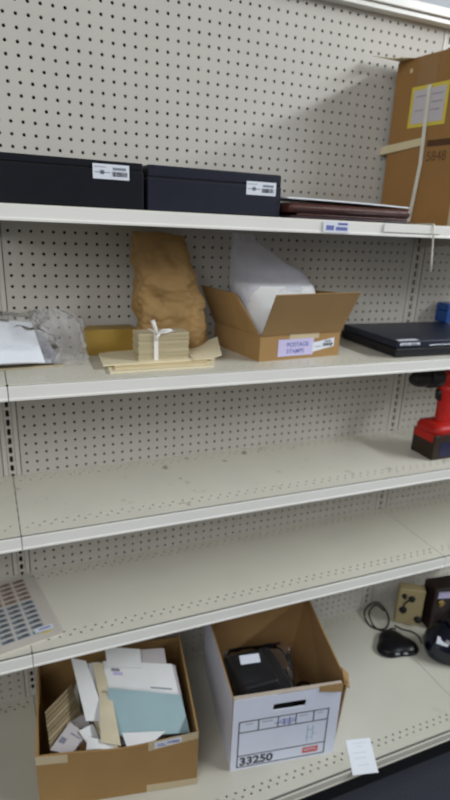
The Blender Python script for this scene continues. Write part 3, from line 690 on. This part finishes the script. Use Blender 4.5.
def env(name, q, m, label, cat='envelope', th=0.07, bend=0.05, extra=None):
    t_ = B().slab(q, th, bend=bend).build(name, m)
    tag(t_, label, cat, 'letters in the cardboard box')
    q = [Vector(p) for p in q]
    n_ = (q[1]-q[0]).cross(q[3]-q[0]).normalized()
    if n_.z < 0: n_ = -n_
    def pt(a, b_): return (q[0]*(1-a)+q[1]*a)*(1-b_)+(q[3]*(1-a)+q[2]*a)*b_+n_*(0.02+bend*(4*a*(1-a))*(0.4+0.6*b_))
    for nm, mm, a0, a1, b0, b1 in (extra or []):
        B().slab([pt(a0, b0), pt(a1, b0), pt(a1, b1), pt(a0, b1)], 0.014, nu=3, nv=3).build(nm, mm, t_)
    return t_
LETTERS = [
    ('card', [(7.2, -9.81, 14.3), (14.32, -13.48, 14.3), (14.2, -16.9, 12.6), (6.71, -14.58, 12.6)], 'teal', 'pale teal card leaning at the front of the letter box', 'card', {'th': 0.06, 'bend': 0.06, 'extra': []}),
    ('envelope', [(7.4, -6.61, 15.1), (14.48, -9.69, 15.1), (14.26, -13.34, 13.5), (7.27, -9.87, 13.5)], 'paper', 'white envelope with a purple postmark standing behind the teal card', 'envelope', {'th': 0.08, 'bend': 0.05, 'extra': [('postmark', 'inkgrey', 0.1, 0.22, 0.22, 0.3), ('postmark', 'lilac', 0.12, 0.26, 0.32, 0.42), ('address', 'inkgrey', 0.62, 0.92, 0.7, 0.74)]}),
    ('envelope', [(11.1, -7.72, 14.6), (14.91, -9.44, 14.6), (14.61, -13.34, 13.1), (11.07, -11.3, 13.1)], 'greypaper', 'mauve-grey envelope at right partly behind the teal card', 'envelope', {'th': 0.06, 'bend': 0.04, 'extra': []}),
    ('envelope', [(7.88, -5.41, 15.9), (11.5, -7.07, 15.9), (11.23, -9.03, 15.0), (7.66, -7.55, 15.0)], 'paper', 'white envelope at the back of the letter box, left of the mauve one', 'envelope', {'th': 0.07, 'bend': 0.03, 'extra': []}),
    ('envelope', [(11.23, -6.78, 15.6), (14.19, -7.52, 15.6), (13.92, -9.63, 14.8), (11.18, -8.78, 14.8)], 'greypaper', 'small mauve envelope farthest back in the letter box', 'envelope', {'th': 0.07, 'bend': 0.03, 'extra': []}),
    ('envelope', [(4.13, -5.27, 15.4), (5.6, -6.3, 15.4), (6.56, -12.84, 13.0), (4.56, -12.09, 13.0)], 'paper', 'tall white envelope standing left of the postmarked envelope', 'envelope', {'th': 0.07, 'bend': 0.04, 'extra': []}),
    ('letter', [(6.32, -6.47, 14.9), (7.51, -6.58, 14.9), (7.22, -14.52, 12.2), (6.19, -14.13, 12.2)], 'cream', 'cream standing letter partly behind the left edge of the teal card', 'letter', {'th': 0.06, 'bend': 0.02, 'extra': []}),
    ('letter', [(5.82, -6.17, 14.8), (7.01, -6.28, 14.8), (6.82, -13.99, 12.2), (5.78, -13.6, 12.2)], 'paper', 'white standing letter second from the teal card, behind the cream one', 'letter', {'th': 0.06, 'bend': 0.02, 'extra': []}),
    ('letter', [(5.31, -5.87, 14.7), (6.51, -5.98, 14.7), (6.42, -13.45, 12.2), (5.38, -13.06, 12.2)], 'olive', 'tan letter third from the teal card, behind the tall white envelope', 'letter', {'th': 0.06, 'bend': 0.02, 'extra': []}),
    ('envelope', [(0.77, -10.07, 13.6), (3.87, -7.23, 13.6), (4.01, -7.72, 12.4), (0.91, -10.46, 12.4)], 'oldpaper', 'outermost old envelope of the left bundle, against the box wall', 'envelope', {'th': 0.05, 'bend': 0.02, 'extra': []}),
    ('envelope', [(0.78, -10.44, 13.4), (3.94, -7.58, 13.4), (4.08, -8.07, 12.2), (0.91, -10.83, 12.2)], 'oldpaper', 'second old envelope from the box wall in the left bundle', 'envelope', {'th': 0.05, 'bend': 0.05, 'extra': []}),
    ('envelope', [(0.79, -10.82, 13.2), (4.01, -7.93, 13.2), (4.15, -8.41, 12.0), (0.92, -11.2, 12.0)], 'oldpaper', 'third old envelope from the box wall in the left bundle', 'envelope', {'th': 0.05, 'bend': 0.08, 'extra': []}),
    ('envelope', [(0.8, -11.19, 13.0), (4.08, -8.27, 13.0), (4.22, -8.75, 11.8), (0.93, -11.57, 11.8)], 'oldtan', 'fourth old envelope from the box wall in the left bundle', 'envelope', {'th': 0.05, 'bend': 0.02, 'extra': []}),
    ('envelope', [(0.81, -11.55, 12.8), (4.14, -8.61, 12.8), (4.28, -9.08, 11.6), (0.94, -11.92, 11.6)], 'oldpaper', 'fifth old envelope from the box wall, middle of the left bundle', 'envelope', {'th': 0.05, 'bend': 0.05, 'extra': []}),
    ('envelope', [(0.82, -11.91, 12.6), (4.21, -8.95, 12.6), (4.35, -9.41, 11.4), (0.95, -12.28, 11.4)], 'oldpaper', 'sixth old envelope from the box wall in the left bundle', 'envelope', {'th': 0.05, 'bend': 0.08, 'extra': []}),
    ('envelope', [(0.83, -12.26, 12.4), (4.28, -9.28, 12.4), (4.42, -9.74, 11.2), (0.96, -12.63, 11.2)], 'oldtan', 'seventh old envelope from the box wall in the left bundle', 'envelope', {'th': 0.05, 'bend': 0.02, 'extra': []}),
    ('envelope', [(0.83, -12.61, 12.2), (4.34, -9.61, 12.2), (4.48, -10.07, 11.0), (0.96, -12.97, 11.0)], 'oldpaper', 'eighth old envelope from the box wall in the left bundle', 'envelope', {'th': 0.05, 'bend': 0.05, 'extra': []}),
    ('envelope', [(0.84, -12.96, 12.0), (4.41, -9.94, 12.0), (4.55, -10.39, 10.8), (0.97, -13.32, 10.8)], 'oldtan', 'innermost old envelope of the left bundle, facing the letters', 'envelope', {'th': 0.05, 'bend': 0.08, 'extra': []}),
    ('letter', [(6.32, -9.9, 14.0), (7.54, -10.21, 14.0), (7.25, -16.34, 13.1), (5.51, -15.2, 13.1)], 'cream', 'foremost cream letter between the tall white envelope and the teal card', 'letter', {'th': 0.05, 'bend': 0.05, 'extra': []}),
    ('envelope', [(3.07, -11.17, 12.5), (4.44, -13.28, 12.4), (2.57, -14.64, 12.0), (0.81, -13.47, 12.1)], 'greypaper', 'white addressed envelope lying at the front left corner of the letter box', 'envelope', {'th': 0.06, 'bend': 0.03, 'extra': [('postage_stamp', 'inkgrey', 0.1, 0.4, 0.5, 0.7), ('address', 'inkgrey', 0.35, 0.85, 0.25, 0.3)]}),
    ('envelope', [(3.11, -10.7, 12.0), (4.84, -10.13, 12.0), (5.13, -12.62, 11.7), (3.54, -13.87, 11.8)], 'greypaper', 'mauve-grey letter lying behind the front left envelope', 'letter', {'th': 0.05, 'bend': 0.03, 'extra': []}),
    ('paper_sheet', [(3.75, -12.7, 12.6), (5.2, -12.43, 12.7), (5.68, -15.23, 12.4), (4.48, -14.81, 12.3)], 'paper', 'folded white paper sheet in the middle front of the letter box', 'paper', {'th': 0.05, 'bend': 0.15, 'extra': []}),
    ('paper_sheet', [(4.44, -14.0, 12.9), (6.55, -15.41, 12.9), (6.85, -16.31, 12.7), (4.04, -15.24, 12.7)], 'paper', 'crumpled white paper at the front wall below the folded sheet', 'paper', {'th': 0.05, 'bend': 0.18, 'extra': []}),
    ('letter', [(5.44, -12.76, 12.4), (6.52, -14.53, 12.5), (7.25, -16.28, 12.5), (5.75, -15.38, 12.4)], 'cream', 'cream letter lying just below the lower left of the teal card', 'letter', {'th': 0.05, 'bend': 0.1, 'extra': []}),
    ('paper_sheet', [(7.68, -14.81, 13.0), (11.88, -16.14, 13.0), (10.21, -16.92, 12.9), (7.8, -16.49, 12.9)], 'paper', 'torn pale paper below the teal card at the front wall', 'paper', {'th': 0.05, 'bend': 0.05, 'extra': []}),
    ('card', [(3.57, -13.02, 11.8), (4.36, -13.06, 11.8), (4.52, -14.43, 11.6), (3.58, -14.19, 11.6)], 'board3', 'small tan card at the front wall between the white papers', 'card', {'th': 0.06, 'bend': 0.02, 'extra': []})
]
for L_ in LETTERS: env(*L_[:5], **L_[5])

# ------------------------------------------------------------------ white archive box
ang = math.atan2(-2.0, 11.7)
t = thing('archive_box', 'white printed archive box numbered 33250, open, on bottom shelf', 'box', (18.5, -17.9, S5), ang)
W, Dp, Hh = 11.87, 15.0, 9.75
b = B()
hx, hz = 1.85, 0.46
us = [0, 5.9*2-0.0, W]; 
# front panel with a hand hole: cell around the hole, plain quads elsewhere
for y, nrm in ((0.0, -1), (0.16, 1)):
    b.quad((0, y, 0), (1, 0, 0), (0, 0, 1), 0, W, 0, 7.0); b.quad((0, y, 0), (1, 0, 0), (0, 0, 1), 0, W, 9.0, Hh)
    b.quad((0, y, 0), (1, 0, 0), (0, 0, 1), 0, 3.6, 7.0, 9.0); b.quad((0, y, 0), (1, 0, 0), (0, 0, 1), 8.6, W, 7.0, 9.0)
b.holes((0, 0, 0), (1, 0, 0), (0, 0, 1), (0, -1, 0), [3.6, 8.6], [7.0, 9.0], hx, hz, 0.16, square=True)
b.holes((0, 0.16, 0), (1, 0, 0), (0, 0, 1), (0, 1, 0), [3.6, 8.6], [7.0, 9.0], hx, hz, 0.0, square=True)
b.quad((0, 0, 0), (0, 1, 0), (0, 0, 1), 0, 0.16, 0, Hh); b.quad((W, 0, 0), (0, 1, 0), (0, 0, 1), 0, 0.16, 0, Hh)
b.build('front_panel', 'boxwhite', t)
B().box((0.0, -0.02, Hh-0.02), (W, 0.45, Hh+0.12), 0.03).build('folded_rim', 'rim', t)
B().box((0.0, -0.04, Hh-0.55), (4.6, -0.005, Hh+0.05), 0.01).build('rim_fold', 'boxwhite', t)
def side(x, lean, name, outer):
    V = [(x, 0.16, 0), (x, Dp, 0), (x+lean, Dp, Hh+0.2), (x+lean*0.45, 0.16, Hh)]
    s_ = 0.16 if x == 0 else -0.16
    V2 = [(a+s_, b_, c) for a, b_, c in V]
    bb = B(); bb.add([Vector(p) for p in V+V2], [[0, 1, 2, 3]], 0)
    bb.f.append([4, 5, 6, 7]); bb.mi.append(1); bb.smooth.append(False)
    for i in range(4):
        j = (i+1) % 4; bb.f.append([i, j, 4+j, 4+i]); bb.mi.append(1); bb.smooth.append(False)
    bb.build(name, ['boxwhite', 'boardin'], t)
side(0, -0.25, 'side_panel', -1); side(W, 1.5, 'side_panel', 1)
B().box((0, Dp-0.16, 0), (W+1.1, Dp, Hh+0.4)).build('back_panel', 'boardin', t)
B().box((0.1, 0.1, 0), (W-0.1, Dp-0.1, 0.12)).build('bottom_panel', 'boardin', t)
B().slab([(W+0.85, 2.2, Hh+0.12), (W+1.45, 1.6, Hh-0.35), (W+0.95, 0.1, Hh-0.8), (W+0.2, -0.1, Hh+0.1)], 0.1).build('torn_flap', 'board', t)
B().slab([(W-2.6, -0.02, Hh+0.15), (W+0.1, 0.0, Hh+0.15), (W-0.1, -0.3, Hh-0.75), (W-2.6, -0.12, Hh-0.45)], 0.06).build('torn_edge', 'board2', t)
# printed frame
x0, x1, z0, z1 = 0.65, 10.7, 0.28, 6.75; lw = 0.13
R_ = [(x0, x1, z0, z0+lw), (x0, x1, z1-lw, z1), (x0, x0+lw, z0, z1), (x1-lw, x1, z0, z1), (x0, x1, 5.15, 5.15+lw), (x0, x1, 1.85, 1.85+lw)]
R_ += [(x, x+lw, 5.15, z1) for x in (2.75, 4.9, 6.9, 8.9)]
marks(t, 'printed_frame', 'ink', R_, 0.0)
text(t, 'printed_number', '33250', 1.5, (0.95, -0.012, 0.60), 'ink', bold=0.05)
lg = marks(t, 'printed_logo', 'red', [(8.1, 9.9, 0.75, 1.55)], -0.003)
marks(lg, 'logo_bars', 'boxwhite', [(8.25, 9.0, 1.08, 1.16), (9.1, 9.75, 1.08, 1.16), (8.3, 9.6, 1.3, 1.36)], -0.016, 0.006)
marks(t, 'handwriting', 'inkcyan', [(8.4, 8.5, 2.4, 4.7), (9.0, 9.1, 2.6, 4.6), (8.5, 8.9, 4.0, 4.1), (9.1, 9.4, 3.4, 3.5), (8.5, 8.8, 2.9, 3.0)], 0.0)
marks(t, 'handwriting', 'inkblue', [(4.6, 7.0, 5.75, 5.86), (5.2, 6.8, 6.05, 6.15), (5.6, 5.72, 5.4, 6.3), (6.2, 6.3, 5.3, 6.4), (5.4, 6.6, 5.5, 5.58)], 0.0)
marks(t, 'printed_caption', 'inkgrey', [(1.4, 2.2, 6.25, 6.33), (3.2, 4.4, 6.25, 6.33), (7.3, 8.3, 6.25, 6.33), (9.3, 10.0, 6.25, 6.33)], 0.0)
ca, sa = math.cos(ang), math.sin(ang)
def ab(x, y, z_): return (18.5+x*ca-y*sa, -17.9+x*sa+y*ca, S5+z_)
# contents: black adapter block in a clear bag, coiled cable
b = B(); M = Matrix.Translation(Vector(ab(4.2, 6.2, 0.9))) @ Matrix.Rotation(ang+0.15, 4, 'Z')
b.box((-3.4, -4.6, -0.75), (3.4, 3.6, 6.0), 0.5, M=M, seg=3); b.box((-2.6, -2.8, 6.0), (1.6, 2.6, 7.0), 0.3, M=M, seg=3)
for k in range(5): b.box((-3.2, -4.7, 0.8+k*0.8), (3.2, -4.58, 1.1+k*0.8), 0.03, M=M)
o = b.build('black_device', 'black'); tag(o, 'black electronic device inside the clear bag in white archive box', 'electronics')
rings = []
keys = [(0, 4.2, 5.3, 3.7, 4.6), (0.5, 4.2, 5.3, 3.8, 4.7), (0.78, 4.3, 5.6, 3.9, 3.9), (0.92, 4.4, 6.4, 3.9, 2.0), (1, 4.5, 7.3, 3.9, 0.5)]
for k in range(36):
    f = k/35; cx, cy, a, b_ = interp(keys, f); rings.append([Vector(ab(p.x, p.y, p.z)) for p in sring(cx, cy, 0.14+9.2*f, a, b_, 56, 3.0)])
o = B().loft(crumple(rings, 0.4, 0.5, 40, 0.1, S5+0.13), cap=False).build('plastic_bag', 'film2')
tag(o, 'clear plastic bag holding the black device in white archive box', 'plastic bag')
M = Matrix.Translation(Vector(ab(3.4, 6.4, 8.75))) @ Matrix.Rotation(ang, 4, 'Z') @ Matrix.Rotation(0.5, 4, 'X')
q = B().box((-1.15, -0.5, 0), (1.15, 0.5, 0.03), M=M).build('bag_label', 'label'); q.parent = o
pts = []
for k in range(90):
    a = k*0.42; r = 1.15+0.25*math.sin(k*0.37)
    pts.append(ab(9.9+r*0.9*math.cos(a), 4.6+1.9*r*math.sin(a), 0.35+k*0.05+0.2*math.sin(k*1.1)))
o = B().tube(pts, 0.17).build('coiled_cable', 'rubber'); tag(o, 'black coiled cable beside the bagged device in white archive box', 'cable')

# ------------------------------------------------------------------ bottom shelf, right
# paper tag
o = B().slab([(32.4, -19.1, S5+0.05), (35.25, -19.8, S5+0.05), (33.5, -23.8, S5+0.03), (30.65, -23.1, S5+0.03)], 0.035, bend=0.02).build('paper_tag', 'paperblue')
tag(o, 'small white paper slip overhanging the front edge of the bottom shelf', 'paper')
b = B()
for k, (f, g, l) in enumerate(((0.12, 0.2, 0.6), (0.22, 0.35, 0.3), (0.40, 0.2, 0.55), (0.55, 0.2, 0.5), (0.75, 0.3, 0.4))):
    p0 = Vector((32.4, -19.1, S5+0.078)).lerp(Vector((30.65, -23.1, S5+0.058)), f); dx = Vector((2.85, -0.7, 0))
    dn = Vector((-1.75, -4.0, 0)).normalized()*0.06
    b.add([p0+dx*g, p0+dx*(g+l), p0+dx*(g+l)+dn, p0+dx*g+dn], [[0, 1, 2, 3]])
b.build('printed_text', mat('ink_faint', (0.55, 0.58, 0.72), 0.7), o)

# black mouse-like gadget
t = thing('black_gadget', 'black rounded triangular gadget lying flat, left of the black glossy device', 'electronics', (47.7, -8.5, S5), -0.30)
def tri(z_, s_, n=48):
    R = []
    for i in range(n):
        a = 2*PI*i/n; r = 2.75*(1+0.16*math.cos(3*(a-PI/2-0.1)))*s_
        R.append(Vector((r*1.02*math.cos(a), r*0.92*math.sin(a), z_)))
    return R
B().loft([tri(0.0, 0.9), tri(0.1, 0.98), tri(0.35, 1.0), tri(0.48, 0.97)]).build('base', 'black', t)
B().loft([tri(0.49, 0.95), tri(0.75, 0.92), tri(1.0, 0.8), tri(1.15, 0.6), tri(1.22, 0.3), tri(1.24, 0.06)]).build('top_shell', 'black', t)
for x in (-0.9, 0.3): B().box((x, -2.24, 0.55), (x+0.6, -2.03, 0.78), 0.05).build('button', 'silver', t)
# beige box with black knobs
t = thing('beige_control_box', 'beige upright control box with black knobs at the back of bottom shelf', 'electronics', (50.9, -4.2, S5), -0.60)
B().box((0, 0, 0), (3.7, 1.7, 6.1), 0.18, seg=3).build('housing', 'beige', t)
def knob(x, z_, r):
    n = 20; rings = [[Vector((x+rr_*math.cos(2*PI*i/n), y, z_+rr_*math.sin(2*PI*i/n))) for i in range(n)] for y, rr_ in ((0.02, r*1.1), (-0.1, r*1.1), (-0.15, r*0.85), (-0.5, r*0.75), (-0.55, r*0.6))]
    B().loft(rings).build('knob', 'rubber', t)
for x, z_, r in ((1.9, 4.6, 0.45), (0.8, 4.9, 0.35), (0.9, 2.5, 0.52), (3.2, 1.2, 0.52)): knob(x, z_, r)
B().tube([(1.9, -0.45, 4.7), (1.3, -0.7, 4.6), (0.8, -0.6, 3.8), (1.0, -0.45, 2.7)], 0.13).build('lead', 'rubber', t)
# dark maroon box with a bright panel and brass disc
t = thing('instrument_case', 'dark maroon boxed instrument with a pale panel, right of beige box', 'electronics', (54.75, -7.2, S5), -0.1)
b = B(); b.box((0, 0, 0), (6.0, 2.6, 0.5), 0.05).box((0, 0, 6.4), (6.0, 2.6, 7.0), 0.05).box((0, 0, 0.5), (0.7, 2.6, 6.4), 0.05).box((5.3, 0, 0.5), (6.0, 2.6, 6.4), 0.05).box((0.7, 1.2, 0.5), (5.3, 2.6, 6.4))
b.build('case_frame', 'maroon', t)
B().slab([(0.75, 0.9, 5.7), (3.8, 0.9, 5.3), (3.8, 0.85, 4.2), (1.4, 0.85, 4.5)], 0.05, nrm=(0, -1, 0)).build('pale_panel', 'lilac', t)
n = 24; B().loft([[Vector((2.4+r*math.cos(2*PI*i/n), y, 3.3+r*math.sin(2*PI*i/n))) for i in range(n)] for y, r in ((1.19, 0.6), (1.0, 0.6), (0.9, 0.4), (0.85, 0.1))]).build('brass_knob', 'brass', t)
# glossy black handset
t = thing('glossy_device', 'glossy blue-black rounded device with a white sticker, bottom right corner', 'electronics', (54.8, -12.3, S5), -0.5)
rings = [sring(0, 0, z_, a, c, 40, 2.6) for z_, a, c in ((0, 3.6, 2.6), (0.2, 4.0, 3.0), (1.2, 4.3, 3.2), (2.6, 4.0, 3.0), (3.7, 3.2, 2.4), (4.3, 2.2, 1.6), (4.6, 0.9, 0.6))]
B().loft(rings).build('body', 'blackgloss', t)
B().loft([sring(0.6, 0.6, z_, a, c, 32, 2.4) for z_, a, c in ((3.9, 2.4, 1.7), (5.4, 2.3, 1.6), (6.8, 1.9, 1.2), (7.4, 0.8, 0.5))]).build('upper_body', 'blackgloss', t)
M = Matrix.Translation((-2.5, -2.05, 3.3)) @ Matrix.Rotation(-0.35, 4, 'Z') @ Matrix.Rotation(0.70, 4, 'X')
B().box((-0.75, -0.5, 0), (0.75, 0.5, 0.05), 0.01, M=M).build('sticker', 'label', t)
# loose cables
def smooth(P, n=10):
    P = [Vector(p) for p in P]; out = []
    for k in range(len(P)-1):
        p0, p1, p2, p3 = P[max(k-1, 0)], P[k], P[k+1], P[min(k+2, len(P)-1)]
        for i in range(n):
            s_ = i/n; out.append(0.5*((2*p1)+(p2-p0)*s_+(2*p0-5*p1+4*p2-p3)*s_*s_+(3*p1-p0-3*p2+p3)*s_**3))
    return out+[P[-1]]
zc = S5+0.1
o = B().tube(smooth([(49.6, -6.0, S5+0.55), (49.5, -5.3, zc), (48.1, -5.3, zc), (46.9, -3.6, zc), (47.4, -1.4, zc+0.3), (48.6, -0.8, zc+1.1), (50.2, -0.9, zc+1.2), (50.8, -2.3, zc+0.4), (50.2, -3.8, zc), (48.6, -5.0, zc+0.02), (47.2, -4.4, zc+0.2), (47.8, -2.0, zc+0.7), (49.4, -1.4, zc+1.4), (50.4, -2.2, zc+0.6)]), 0.12).build('cable', 'rubber')
tag(o, 'thin black cable looped behind the black triangular gadget', 'cable')
o = B().tube(smooth([(50.4, -4.9, zc), (51.0, -6.0, zc), (51.9, -6.9, zc+0.05), (52.2, -8.0, zc), (51.7, -9.3, zc)]), 0.11).build('cable', 'rubber')
tag(o, 'thicker black cable running from the beige box to the glossy device', 'cable')
